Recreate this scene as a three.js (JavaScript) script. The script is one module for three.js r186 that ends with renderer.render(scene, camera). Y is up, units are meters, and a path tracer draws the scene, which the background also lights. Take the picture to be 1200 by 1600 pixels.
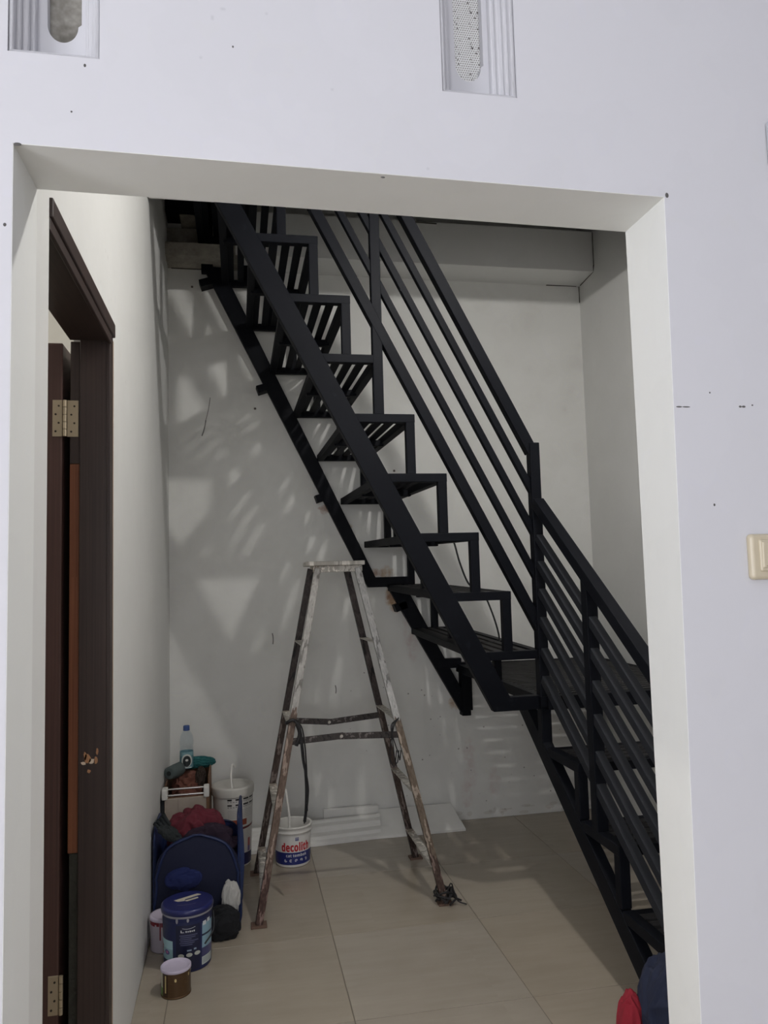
import * as THREE from 'three';
import { RoundedBoxGeometry } from 'three/addons/geometries/RoundedBoxGeometry.js';
import { mergeGeometries } from 'three/addons/utils/BufferGeometryUtils.js';
import { RectAreaLightUniformsLib } from 'three/addons/lights/RectAreaLightUniformsLib.js';

// ---------------------------------------------------------------- camera, light, exposure
const scene = new THREE.Scene();
scene.background = new THREE.Color(0x20242a);
const camera = new THREE.PerspectiveCamera(2 * Math.atan(800 / 1200) * 180 / Math.PI, 0.75, 0.05, 60);
camera.rotation.order = 'YXZ';
const D2R = Math.PI / 180;
camera.position.set(0, 1.41, 0);
camera.rotation.set(4.7227 * D2R, -10.7635 * D2R, -1.588 * D2R);
const renderer = new THREE.WebGLRenderer({ antialias: true });
renderer.toneMapping = THREE.LinearToneMapping;
renderer.toneMappingExposure = 1.33;
renderer.shadowMap.enabled = true;
RectAreaLightUniformsLib.init();
const LIGHT = {
  alcove: { pos: [0.91, 3.012, -2.03], I: 3.1, color: 0xfffcf8 },
  front: { pos: [0.35, 3.36, 0.2], size: 0.42, L: 4, color: 0xeef1ff },
  rear: { pos: [0.9, 3.36, 1.9], size: 0.42, L: 1, color: 0xeef1ff },
  window: { L: 7.3, color: 0xf5f6fc },
  rearWindow: { L: 2.6, color: 0xf7f8fc },
  side: { pos: [-1.5, 2.75, -2.6], I: 2.2, color: 0xfff7ea },
};

// ---------------------------------------------------------------- helpers
let seed = 7;
const rnd = () => { seed = (seed * 1664525 + 1013904223) % 4294967296; return seed / 4294967296; };
const rr = (a, b) => a + (b - a) * rnd();
const V = (x, y, z) => new THREE.Vector3(x, y, z);
const counts = {};
function numbered(n) { const k = counts[n] = (counts[n] ?? -1) + 1; return k ? `${n}_${String(k).padStart(3, '0')}` : n; }
const clampv = (x, a, b) => Math.max(a, Math.min(b, x));
function hash(x, y, z) { const s = Math.sin(x * 127.1 + y * 311.7 + z * 74.7) * 43758.5453; return s - Math.floor(s); }
function noise3(x, y, z) {
  const X = Math.floor(x), Y = Math.floor(y), Z = Math.floor(z); x -= X; y -= Y; z -= Z;
  const f = t => t * t * (3 - 2 * t), u = f(x), v = f(y), w = f(z), L = (a, b, t) => a + (b - a) * t;
  const h = (i, j, k) => hash(X + i, Y + j, Z + k);
  return L(L(L(h(0, 0, 0), h(1, 0, 0), u), L(h(0, 1, 0), h(1, 1, 0), u), v), L(L(h(0, 0, 1), h(1, 0, 1), u), L(h(0, 1, 1), h(1, 1, 1), u), v), w);
}
const fbm = (x, y, z, o = 4) => { let s = 0, a = 0.5, t = 0; for (let i = 0; i < o; i++) { s += a * noise3(x, y, z); t += a; a /= 2; x *= 2.03; y *= 2.03; z *= 2.03; } return s / t; };

function canvasTex(w, h, draw, o = {}) {
  const c = document.createElement('canvas'); c.width = w; c.height = h;
  draw(c.getContext('2d'), w, h);
  const t = new THREE.CanvasTexture(c);
  t.wrapS = t.wrapT = THREE.RepeatWrapping;
  if (!o.data) t.colorSpace = THREE.SRGBColorSpace;
  if (o.repeat) t.repeat.set(...o.repeat);
  return t;
}
// tileable grain computed per texel: fn(u, v) -> [r, g, b] in 0..255
function dataTex(n, fn, data = false, m = n) {
  const a = new Uint8Array(n * m * 4);
  for (let j = 0; j < m; j++) for (let i = 0; i < n; i++) {
    const c = fn(i / n, j / m), k = (j * n + i) * 4;
    a[k] = c[0]; a[k + 1] = c[1]; a[k + 2] = c[2]; a[k + 3] = 255;
  }
  const t = new THREE.DataTexture(a, n, m);
  t.wrapS = t.wrapT = THREE.RepeatWrapping; t.magFilter = t.minFilter = THREE.LinearFilter;
  if (!data) t.colorSpace = THREE.SRGBColorSpace;
  t.needsUpdate = true; return t;
}
// tileable fbm on a torus-like blend
function tfbm(u, v, f, o = 4, z = 0) {
  const a = fbm(u * f, v * f, z, o), b = fbm((u - 1) * f, v * f, z, o), c = fbm(u * f, (v - 1) * f, z, o), d = fbm((u - 1) * f, (v - 1) * f, z, o);
  return (a * (1 - u) + b * u) * (1 - v) + (c * (1 - u) + d * u) * v;
}
const std = (color, roughness = 0.7, o = {}) => new THREE.MeshStandardMaterial({ color, roughness, ...o });
const phys = (color, roughness = 0.5, o = {}) => new THREE.MeshPhysicalMaterial({ color, roughness, ...o });
const scaled = (t, x, y = x) => { const c = t.clone(); c.repeat.set(x, y); c.needsUpdate = true; return c; };

function uvWorld(g) {                                      // texture coordinates in metres by facing
  g = g.index ? g.toNonIndexed() : g; g.computeVertexNormals();
  const p = g.attributes.position, n = g.attributes.normal, uv = new Float32Array(p.count * 2);
  for (let i = 0; i < p.count; i++) {
    const ax = Math.abs(n.getX(i)), ay = Math.abs(n.getY(i)), az = Math.abs(n.getZ(i));
    const [a, b] = ay > ax && ay > az ? [p.getX(i), p.getZ(i)] : ax > az ? [p.getZ(i), p.getY(i)] : [p.getX(i), p.getY(i)];
    uv[2 * i] = a; uv[2 * i + 1] = b;
  }
  g.setAttribute('uv', new THREE.BufferAttribute(uv, 2)); return g;
}
function warp(g, fn) { const p = g.attributes.position; for (let i = 0; i < p.count; i++) { const q = fn(p.getX(i), p.getY(i), p.getZ(i)); p.setXYZ(i, q[0], q[1], q[2]); } g.computeVertexNormals(); return g; }
const box = (x0, x1, y0, y1, z0, z1) => { const g = new THREE.BoxGeometry(x1 - x0, y1 - y0, z1 - z0); g.translate((x0 + x1) / 2, (y0 + y1) / 2, (z0 + z1) / 2); return g; };
const rbox = (x0, x1, y0, y1, z0, z1, r = 0.003, s = 2) => {
  const w = Math.abs(x1 - x0), h = Math.abs(y1 - y0), d = Math.abs(z1 - z0);
  const g = new RoundedBoxGeometry(w, h, d, s, Math.min(r, w / 2.01, h / 2.01, d / 2.01)); g.translate((x0 + x1) / 2, (y0 + y1) / 2, (z0 + z1) / 2); return g;
};
// square tube between two points; a = width across "side", b = width across the other way. uv.x runs 0..1 along it
function bar(p, q, a, b, up = V(0, 1, 0), r = 0.003, ends = 0) {
  p = p.isVector3 ? p : V(...p); q = q.isVector3 ? q : V(...q);
  const d = q.clone().sub(p), L = d.length() + 2 * ends; d.normalize();
  const s = new THREE.Vector3().crossVectors(up, d); if (s.length() < 1e-3) s.set(1, 0, 0); s.normalize();
  const t = new THREE.Vector3().crossVectors(d, s);
  const g = new RoundedBoxGeometry(L, a, b, 1, Math.min(r, a / 2.05, b / 2.05));
  const pos = g.attributes.position, uv = g.attributes.uv;
  for (let i = 0; i < pos.count; i++) uv.setXY(i, pos.getX(i) / L + 0.5, (pos.getY(i) / a + pos.getZ(i) / b) * 0.5 + 0.5);
  g.applyMatrix4(new THREE.Matrix4().makeBasis(d, t, s.negate()).setPosition(p.clone().add(q).multiplyScalar(0.5)));
  return g;
}
const tube = (pts, r, seg = 40, rad = 8, closed = false) => new THREE.TubeGeometry(new THREE.CatmullRomCurve3(pts.map(p => V(...p)), closed, 'catmullrom', 0.5), seg, r, rad, closed);
const lathe = (prof, seg = 48) => new THREE.LatheGeometry(prof.map(p => new THREE.Vector2(p[0], p[1])), seg);
function merge(list) { list = list.map(g => g.index ? g.toNonIndexed() : g); for (const g of list) for (const k of Object.keys(g.attributes)) if (!['position', 'normal', 'uv'].includes(k)) g.deleteAttribute(k); return mergeGeometries(list); }
function poly(pts, z0, z1, bevel = 0.002) {                 // outline in x, y pushed through z0 > z1
  const s = new THREE.Shape(pts.map(p => new THREE.Vector2(p[0], p[1])));
  const g = new THREE.ExtrudeGeometry(s, { depth: z0 - z1 - 2 * bevel, bevelEnabled: bevel > 0, bevelThickness: bevel, bevelSize: bevel, bevelOffset: -bevel, bevelSegments: 1, steps: 1 });
  g.translate(0, 0, z1 + bevel); return g;
}
function mesh(name, g, m, parent, label) {
  const o = new THREE.Mesh(Array.isArray(g) ? merge(g) : g, m);
  o.name = parent && parent !== scene ? name : numbered(name); o.castShadow = o.receiveShadow = true;
  (parent ?? scene).add(o); if (label) o.userData.label = label; return o;
}
function part(name, g, m, parent, label) { return mesh(name, g, m, parent, label); }
function thing(name, label, category, pos = [0, 0, 0], turn = 0, group) {
  const o = new THREE.Group(); o.name = numbered(name); o.position.set(...pos); o.rotation.y = turn;
  o.userData = { label, category }; if (group) o.userData.group = group; scene.add(o); return o;
}
function solo(name, g, m, label, category, group) { const o = mesh(name, g, m, scene); o.userData = { label, category }; if (group) o.userData.group = group; return o; }
function struct(name, g, m, label) { const o = mesh(name, g, m, scene); o.name = name; o.userData = { kind: 'structure' }; if (label) o.userData.label = label; return o; }

// ---------------------------------------------------------------- materials
const plasterBump = dataTex(512, (u, v) => { const c = 120 + 110 * (tfbm(u, v, 7, 5) - 0.5) + 40 * (tfbm(u, v, 60, 2, 5) - 0.5); return [c, c, c]; }, true);
const plasterTint = (r, g, b, k = 9) => dataTex(512, (u, v) => {
  const n = (tfbm(u, v, 5, 5, 2) - 0.5) * 2 * k, w = (tfbm(u, v, 22, 3, 9) - 0.5) * k * 0.8, sp = tfbm(u, v, 110, 1, 3) > 0.93 ? -14 : 0;
  return [clampv(r + n + w + sp, 0, 255), clampv(g + n + w + sp, 0, 255), clampv(b + n + w * 1.2 + sp, 0, 255)];
});
const M = {};
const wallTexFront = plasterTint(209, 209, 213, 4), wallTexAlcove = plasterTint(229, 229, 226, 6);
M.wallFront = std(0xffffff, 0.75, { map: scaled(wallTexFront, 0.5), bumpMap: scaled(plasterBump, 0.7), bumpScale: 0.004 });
M.wallAlcove = std(0xffffff, 0.7, { map: scaled(wallTexAlcove, 0.45), bumpMap: scaled(plasterBump, 0.6), bumpScale: 0.005 });
M.infill = std(0xffffff, 0.95, { map: scaled(dataTex(256, (u, v) => { const n = (tfbm(u, v, 8, 5) - 0.5) * 80 + (tfbm(u, v, 50, 2, 4) - 0.5) * 50; return [146 + n, 143 + n, 135 + n].map(c => clampv(c, 0, 255)); }), 3) });
M.reveal = std(0xffffff, 0.72, { map: scaled(plasterTint(240, 241, 238, 4), 0.5), bumpMap: scaled(plasterBump, 0.7), bumpScale: 0.004 });
M.ceiling = std(0xe6e6e3, 0.85);
M.cement = std(0xffffff, 0.95, { map: scaled(dataTex(256, (u, v) => { const n = (tfbm(u, v, 6, 5) - 0.5) * 120 + (tfbm(u, v, 40, 2, 4) - 0.5) * 40; return [158 + n, 153 + n, 143 + n].map(c => clampv(c, 0, 255)); }), 2), bumpMap: scaled(plasterBump, 3), bumpScale: 0.012 });
M.cementDark = std(0x6a6d69, 0.95, { map: M.cement.map, bumpMap: M.cement.bumpMap, bumpScale: 0.012 });
const steelBump = dataTex(256, (u, v) => { const c = 128 + 90 * (tfbm(u, v, 30, 3) - 0.5); return [c, c, c]; }, true);
M.steel = phys(0xffffff, 0.55, { specularIntensity: 0.22,
  map: scaled(dataTex(256, (u, v) => { const n = (tfbm(u, v, 8, 4, 1) - 0.5) * 12, d = tfbm(u, v, 26, 3, 7) > 0.72 ? 9 : 0; return [15 + n * 0.6 + d, 17 + n * 0.6 + d, 23 + n * 0.6 + d]; }), 1),
  bumpMap: steelBump, bumpScale: 0.0006, metalness: 0.0 });
M.steelWorn = phys(0x24262b, 0.6, { specularIntensity: 0.35, bumpMap: steelBump, bumpScale: 0.0006 });
M.steelDusty = phys(0xffffff, 0.65, { specularIntensity: 0.4, map: scaled(dataTex(256, (u, v) => { const n = (tfbm(u, v, 9, 4, 6) - 0.5) * 30; return [50 + n, 49 + n, 50 + n]; }), 1), bumpMap: steelBump, bumpScale: 0.0006 });
const woodTex = (r, g, b, k) => dataTex(512, (u, v) => { const n = (tfbm(u * 1, v * 1, 4, 4, 3) - 0.5) * k + (fbm(u * 90, v * 4, 2, 3) - 0.5) * k * 1.1; return [clampv(r + n, 0, 255), clampv(g + n * 0.8, 0, 255), clampv(b + n * 0.7, 0, 255)]; });
M.darkWood = std(0xffffff, 0.45, { map: scaled(woodTex(56, 43, 39, 20), 3, 0.6) });
M.redWood = std(0xffffff, 0.5, { map: scaled(woodTex(80, 55, 49, 22), 3, 0.6) });
M.rawWood = std(0xffffff, 0.6, { map: scaled(woodTex(122, 72, 44, 34), 4, 0.7) });
M.hinge = std(0xb9ab92, 0.45, { metalness: 0.55 });
M.screw = std(0x3b352c, 0.6, { metalness: 0.4 });
M.switchCream = phys(0xc6bba2, 0.35, { clearcoat: 0.3, clearcoatRoughness: 0.3 });
M.white = std(0xe8e8e4, 0.6);

// ---------------------------------------------------------------- the setting
const ZF = -1.24, ZJ = -1.385, ZB = -4.38, XR = 2.12, TOP = 5.4;
const XL = z => -0.342 - 0.0115 * (ZF - z);                 // the left wall runs very slightly out of square

// front wall with the opening and the two vent slots
{
  const s = new THREE.Shape([[-2.4, 0], [-0.342, 0], [-0.342, 2.104], [0.778, 2.091], ...Array.from({ length: 14 }, (_, i) => [0.778, 2.091 * (13 - i) / 14]), [2.8, 0], [2.8, TOP], [-2.4, TOP]].map(p => new THREE.Vector2(...p)));
  for (const cx of [-0.282, 0.4305]) { const h = new THREE.Path(); h.moveTo(cx - 0.0695, 2.256); h.lineTo(cx + 0.0695, 2.256); h.lineTo(cx + 0.0695, 2.8); h.lineTo(cx - 0.0695, 2.8); h.closePath(); s.holes.push(h); }
  const g = new THREE.ExtrudeGeometry(s, { depth: ZF - ZJ, bevelEnabled: false, curveSegments: 10, steps: 6 }); g.translate(0, 0, ZJ);
  warp(g, (x, y, z) => [x > 0.5 && x < 1 && y < 2.2 ? x - (2.09 - y) * 0.016 * (z - ZJ) / (ZF - ZJ) : x, y, z]);
  const wf = struct('wall_front', uvWorld(g), M.wallFront);
  // the opening is lined with a thin coat of whiter plaster
  const skin = (x0, x1, y0, y1, sx, sy) => { const b = new THREE.BoxGeometry(x1 - x0, y1 - y0, ZF - ZJ - 0.001, sx, sy, 6); b.translate((x0 + x1) / 2, (y0 + y1) / 2, (ZF + ZJ) / 2); return b; };
  part('reveal', uvWorld(warp(skin(0.777, 0.7783, 0, 2.0905, 1, 14), (x, y, z) => [x - (2.09 - y) * 0.016 * (z - ZJ) / (ZF - ZJ), y, z])), M.reveal, wf, 'whiter plaster lining');
  part('reveal', uvWorld(skin(-0.3423, -0.341, 0, 2.1035, 1, 1)), M.reveal, wf, 'whiter plaster lining');
  part('reveal', uvWorld(warp(skin(-0.342, 0.778, -0.001, 0.0003, 8, 1), (x, y, z) => [x, y + 2.104 - (x + 0.342) / 1.12 * 0.013, z])), M.reveal, wf, 'whiter plaster lining');
  const sc = std(0x5c5a58, 0.9), sh = new THREE.SphereGeometry(1, 10, 6);
  for (const [x, y, a, b] of [[0.783, 2.094, 0.0035, 0.005], [0.782, 1.698, 0.006, 0.0014], [0.796, 1.698, 0.008, 0.0012], [0.905, 1.70, 0.003, 0.002], [0.912, 1.70, 0.004, 0.002], [0.93, 1.703, 0.002, 0.0015], [0.845, 1.725, 0.0016, 0.0016], [0.84, 1.52, 0.002, 0.0025], [-0.235, 2.243, 0.002, 0.003], [-0.335, 2.102, 0.006, 0.003], [-0.255, 2.163, 0.0016, 0.0016], [0.25, 2.09, 0.004, 0.0015], [-0.352, 1.97, 0.0025, 0.003], [0.0, 2.30, 0.0015, 0.002]]) { const g2 = sh.clone(); g2.scale(a, b, 0.0006); g2.translate(x, y, ZF); part('scuff', g2, sc, wf); }
}
// left wall of the stair hall with its doorway
{
  const L = ZJ - ZB, s0 = 0.105, s1 = 0.868;                // doorway from z = -1.49 to -2.25
  const s = new THREE.Shape([[0, 0], [s0, 0], [s0, 2.135], [s1, 2.135], [s1, 0], [L + 0.12, 0], [L + 0.12, TOP], [0, TOP]].map(p => new THREE.Vector2(...p)));
  const g = new THREE.ExtrudeGeometry(s, { depth: 0.1, bevelEnabled: false });
  warp(g, (a, y, t) => [XL(ZJ - a) - (0.1 - t), y, ZJ - a]);
  // flipped handedness: turn the triangles round
  const gi = g.toNonIndexed(), p = gi.attributes.position.array;
  for (let i = 0; i < p.length; i += 9) for (let k = 0; k < 3; k++) { const t = p[i + 3 + k]; p[i + 3 + k] = p[i + 6 + k]; p[i + 6 + k] = t; }
  struct('wall_left', uvWorld(gi), M.wallAlcove);
}
// back wall: its paint carries stains, rust runs and scratches
const backTex = canvasTex(1280, 1640, (c, w, h) => {        // covers x -0.5..2.2, y 0..3.46 (m)
  const X = x => (x + 0.5) / 2.7 * w, Y = y => h - y / 3.46 * h;
  c.fillStyle = 'rgb(229,229,225)'; c.fillRect(0, 0, w, h);
  let s = 3; const r = () => { s = (s * 16807) % 2147483647; return s / 2147483647; };
  for (let i = 0; i < 900; i++) { const x = r() * w, y = r() * h, q = 8 + r() * 60; const g = c.createRadialGradient(x, y, 0, x, y, q), v = r() < 0.5 ? '255,255,250' : '170,165,158'; g.addColorStop(0, `rgba(${v},0.05)`); g.addColorStop(1, `rgba(${v},0)`); c.fillStyle = g; c.fillRect(x - q, y - q, 2 * q, 2 * q); }
  const blot = (x, y, rx, ry, col, n = 30) => { for (let i = 0; i < n; i++) { const a = r() * 6.283, k = Math.sqrt(r()), px = X(x) + Math.cos(a) * k * rx / 2.7 * w, py = Y(y) + Math.sin(a) * k * ry / 3.46 * h; c.fillStyle = col; c.beginPath(); c.ellipse(px, py, 2 + r() * 7, 2 + r() * 9, 0, 0, 6.3); c.fill(); } };
  // rust by the wall lugs
  for (const [x, y] of [[0.885, 1.245], [0.868, 1.305], [0.872, 1.27], [1.225, 0.665], [0.84, 1.425], [0.60, 1.69]]) blot(x, y, 0.035, 0.04, 'rgba(140,86,44,0.055)', 50);
  for (const [x, y] of [[0.76, 1.42], [0.88, 1.285], [0.50, 1.80]]) blot(x, y, 0.05, 0.015, 'rgba(120,70,35,0.08)', 40);
  // damp marks and drips low down
  for (const [x, y] of [[1.29, 0.38], [1.30, 0.25], [1.27, 0.15], [0.96, 1.08], [0.98, 1.0], [1.44, 0.2]]) blot(x, y, 0.035, 0.08, 'rgba(128,112,96,0.022)', 70);
  for (let i = 0; i < 70; i++) { const x = 0.6 + r() * 1.5, y = r() * 0.9; c.fillStyle = 'rgba(60,52,46,0.5)'; c.beginPath(); c.arc(X(x), Y(y), 0.6 + r() * 1.4, 0, 6.3); c.fill(); }
  for (let i = 0; i < 60; i++) { const x = r() * 2.5 - 0.4, y = r() * 0.06; c.fillStyle = 'rgba(130,118,104,0.14)'; c.beginPath(); c.ellipse(X(x), Y(y), 3 + r() * 14, 2 + r() * 5, 0, 0, 6.3); c.fill(); }
  // scratches and nail holes
  const ln = (x0, y0, x1, y1, wd) => { c.strokeStyle = 'rgba(45,42,40,0.85)'; c.lineWidth = wd; c.beginPath(); c.moveTo(X(x0), Y(y0)); c.quadraticCurveTo(X((x0 + x1) / 2) + 3, Y((y0 + y1) / 2), X(x1), Y(y1)); c.stroke(); };
  ln(-0.15, 2.44, -0.175, 2.31, 1.2); ln(-0.175, 2.31, -0.197, 2.22, 2.2); ln(0.178, 1.105, 0.180, 1.045, 2); ln(0.525, 0.80, 0.527, 0.755, 2);
  for (const [x, y] of [[0.45, 2.93], [-0.245, 3.08], [0.10, 2.38], [0.60, 1.62], [0.90, 2.02], [1.1, 2.6]]) { c.fillStyle = 'rgba(50,40,34,0.85)'; c.beginPath(); c.arc(X(x), Y(y), 3, 0, 6.3); c.fill(); }
});
{
  const g = box(-0.5, XR + 0.1, 0, 3.46, ZB - 0.12, ZB);
  const gw = uvWorld(g), uv = gw.attributes.uv; for (let i = 0; i < uv.count; i++) uv.setXY(i, (uv.getX(i) + 0.5) / 2.7, uv.getY(i) / 3.46);
  struct('wall_back', gw, std(0xffffff, 0.7, { map: backTex, bumpMap: scaled(plasterBump, 1.6, 2), bumpScale: 0.005 }));
  struct('wall_upper', uvWorld(box(-0.5, XR + 0.1, 3.46, TOP, ZB - 0.12, ZB - 0.02)), M.wallAlcove);
}
struct('wall_right', uvWorld(box(XR, XR + 0.12, 0, TOP, ZB, ZJ)), M.wallAlcove);
// concrete ring beam along the back wall, its bottom edge chamfered back to the wall
{
  const s = new THREE.Shape([[0, 3.185], [0.205, 3.20], [0.21, 3.445], [0, 3.455]].map(p => new THREE.Vector2(...p)));
  const g = new THREE.ExtrudeGeometry(s, { depth: XR + 0.02, bevelEnabled: false, steps: 1 });
  warp(g, (a, y, t) => [t, y, ZB + a]);
  const gi = g.toNonIndexed(), p = gi.attributes.position.array;
  for (let i = 0; i < p.length; i += 9) for (let k = 0; k < 3; k++) { const t = p[i + 3 + k]; p[i + 3 + k] = p[i + 6 + k]; p[i + 6 + k] = t; }
  const b = struct('trim_1', uvWorld(gi), M.wallAlcove), mould = std(0x4a463f, 0.95);
  for (const [p, q, w] of [[[XR - 0.001, 3.20, ZB + 0.2], [XR - 0.001, 3.24, ZB + 0.212], 0.008], [[XR - 0.001, 3.186, ZB + 0.02], [XR - 0.001, 3.202, ZB + 0.2], 0.008], [[XR - 0.001, 3.24, ZB + 0.212], [XR - 0.001, 3.44, ZB + 0.214], 0.004], [[1.90, 3.184, ZB + 0.003], [2.1, 3.186, ZB + 0.003], 0.008], [[-0.36, 3.184, ZB + 0.003], [-0.14, 3.184, ZB + 0.003], 0.007], [[XR - 0.002, 3.08, ZB + 0.002], [XR - 0.002, 3.184, ZB + 0.002], 0.005], [[0.95, 3.44, ZB + 0.212], [1.15, 3.436, ZB + 0.212], 0.012]]) part('crack', bar(p, q, w, 0.004, V(0, 0, 1), 0.001), mould, b);
  struct('trim_2', uvWorld(merge([box(XL(ZB) , 0.02, 3.185, 3.255, ZB, ZB + 0.19), box(XL(ZB), -0.16, 3.255, 3.40, ZB, ZB + 0.05), box(-0.30, -0.2, 3.42, 3.5, ZB, ZB + 0.17)])), M.cement);
}
// slab over the hall: it ends in front of the upper flight
struct('ceiling', uvWorld(box(-0.36, XR, 3.042, 3.17, -3.28, ZJ)), M.ceiling);
struct('ceiling_upper', uvWorld(box(-0.5, XR + 0.12, TOP, TOP + 0.12, ZB - 0.12, ZJ)), M.ceiling);
// front room round the camera
struct('wall_front_left', uvWorld(merge([box(-2.5, -2.4, 0, 0.9, ZJ, 3.1), box(-2.5, -2.4, 2.3, 3.5, ZJ, 3.1), box(-2.5, -2.4, 0.9, 2.3, ZJ, 0), box(-2.5, -2.4, 0.9, 2.3, 1.7, 3.1)])), M.wallFront);
function makeWindow(name, L, W, y0, y1, pos, turn) {       // two-pane window that lets daylight into the front room; its glass faces +z before the turn
  const w = new THREE.Group(); w.name = name; w.userData = { kind: 'structure' }; w.position.set(...pos); w.rotation.y = turn; scene.add(w);
  const wf = std(0xe6e4de, 0.5), h = W / 2;
  for (const a of [-h, -0.025, h - 0.05]) part('stile', rbox(a, a + 0.05, y0, y1, -0.03, 0.03), wf, w);
  for (const a of [y0, y1 - 0.05]) part('rail', rbox(-h + 0.04, h - 0.04, a, a + 0.05, -0.028, 0.028), wf, w);
  for (const [a, b] of [[-h + 0.05, -0.025], [0.025, h - 0.05]]) part('pane', box(a, b, y0 + 0.05, y1 - 0.05, -0.004, 0.004), new THREE.MeshStandardMaterial({ color: 0xffffff, emissive: L.color, emissiveIntensity: 0.7 }), w);
  const l = new THREE.RectAreaLight(L.color, L.L, W - 0.1, y1 - y0 - 0.1); l.position.set(0, (y0 + y1) / 2, 0.034); l.rotation.y = Math.PI; l.castShadow = true; w.add(l);
}
makeWindow('window_1', LIGHT.window, 1.7, 0.9, 2.3, [-2.44, 0, 0.85], Math.PI / 2);
makeWindow('window_2', LIGHT.rearWindow, 2.6, 0.7, 2.3, [-0.8, 0, 3.14], Math.PI);
struct('wall_front_right', uvWorld(box(2.8, 2.9, 0, 3.5, ZJ, 3.1)), M.wallFront);
struct('wall_front_rear', uvWorld(merge([box(-2.5, 2.9, 0, 0.7, 3.1, 3.2), box(-2.5, 2.9, 2.3, 3.5, 3.1, 3.2), box(-2.5, -2.1, 0.7, 2.3, 3.1, 3.2), box(0.5, 2.9, 0.7, 2.3, 3.1, 3.2)])), M.wallFront);
struct('ceiling_front', uvWorld(box(-2.5, 2.9, 3.5, 3.62, ZF, 3.2)), M.wallFront);
// side room behind the door
struct('wall_side_left', uvWorld(box(-2.6, -2.5, 0, 3.0, -4.5, -1.385)), M.wallAlcove);
struct('wall_side_back', uvWorld(box(-2.5, -0.5, 0, 3.0, -4.5, -4.4)), M.wallAlcove);
struct('ceiling_side', uvWorld(box(-2.6, -0.45, 3.0, 3.1, -4.5, -1.385)), M.ceiling);

// floor: a screed with 60 cm polished tiles laid one by one
{
  const fl = new THREE.Group(); fl.name = 'floor'; fl.userData = { kind: 'structure' }; scene.add(fl);
  part('screed', uvWorld(box(-2.6, 2.9, -0.12, -0.0018, -4.5, 3.2)), std(0x7d7468, 0.9), fl);
  const tex = dataTex(512, (u, v) => { const n = (fbm(u * 5, v * 40, 1, 4) - 0.5) * 9 + (tfbm(u, v, 6, 4, 5) - 0.5) * 14, sp = tfbm(u, v, 140, 1, 8) > 0.94 ? -8 : 0; return [172 + n + sp, 163 + n + sp, 150 + n + sp]; });
  const rough = dataTex(256, (u, v) => { const c = 72 + 22 * (tfbm(u, v, 9, 4, 4) - 0.5); return [c, c, c]; }, true);
  const mats = [0xffffff, 0xfaf8f4, 0xf4f1ec, 0xfdfaf5].map((c, i) => { const t = scaled(tex, 1.2); t.offset.set(i * 0.37, i * 0.21); return std(c, 0.8, { map: t, roughnessMap: scaled(rough, 1) }); });
  const G = 0.0015;
  const xs = [-2.5]; for (let x = 0.345 - 0.6 * 4; x < 2.8; x += 0.6) xs.push(x); xs.push(2.8);
  const zs = []; for (let z = -3.75 - 0.6; z < 3.1; z += 0.6) zs.push(z); zs.unshift(ZB); zs.push(3.1);
  for (let i = 0; i + 1 < xs.length; i++) for (let j = 0; j + 1 < zs.length; j++) {
    let x0 = xs[i] + G, x1 = xs[i + 1] - G, z0 = zs[j] + G, z1 = zs[j + 1] - G;
    if (x1 - x0 < 0.02 || z1 - z0 < 0.005) continue;
    if (z1 < -1.4) { x0 = Math.max(x0, -0.36); x1 = Math.min(x1, XR); } if (x1 - x0 < 0.02) continue;
    part('tile', uvWorld(rbox(x0, x1, -0.012, 0, z0, z1, 0.0012, 1)), mats[Math.floor(rnd() * 4)], fl);
  }
}

// ---------------------------------------------------------------- lamps
function pointLamp(name, label, [x, y, z], I, color, r) {
  const t = thing(name, label, 'lamp', [x, y, z]);
  part('base', lathe([[0, 0.029], [0.05, 0.029], [0.05, 0.022], [0.03, 0.016], [0, 0.016]], 32), M.white, t);
  part('diffuser', new THREE.SphereGeometry(r, 32, 20), new THREE.MeshStandardMaterial({ color: 0xffffff, emissive: color, emissiveIntensity: 6 }), t);
  const l = new THREE.PointLight(color, I, 0, 2); l.position.set(0, 0, 0); l.castShadow = true; l.shadow.radius = 1.4; l.shadow.mapSize.set(2048, 2048); t.add(l); return t;
}
pointLamp('ceiling_lamp', 'round white ceiling lamp under the slab of the stair hall', LIGHT.alcove.pos, LIGHT.alcove.I, LIGHT.alcove.color, 0.03);
pointLamp('ceiling_lamp', 'round white ceiling lamp of the room behind the brown door', [LIGHT.side.pos[0], 2.97, LIGHT.side.pos[2]], LIGHT.side.I, LIGHT.side.color, 0.03);
function panelLamp(label, L) {
  const t = thing('panel_lamp', label, 'lamp', L.pos), h = L.size / 2;
  part('frame', [rbox(-h - 0.02, h + 0.02, 0.012, 0.14, -h - 0.02, h + 0.02, 0.006)], M.white, t);
  part('diffuser', rbox(-h, h, 0, 0.016, -h, h, 0.004), new THREE.MeshStandardMaterial({ color: 0xffffff, emissive: L.color, emissiveIntensity: 1.2 }), t);
  const l = new THREE.RectAreaLight(L.color, L.L, L.size, L.size); l.position.set(0, -0.012, 0); l.rotation.x = -Math.PI / 2; l.castShadow = true; t.add(l);
}
panelLamp('square white panel lamp on the front room ceiling nearest the opening', LIGHT.front);
panelLamp('square white panel lamp on the front room ceiling farther from the opening', LIGHT.rear);

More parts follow.
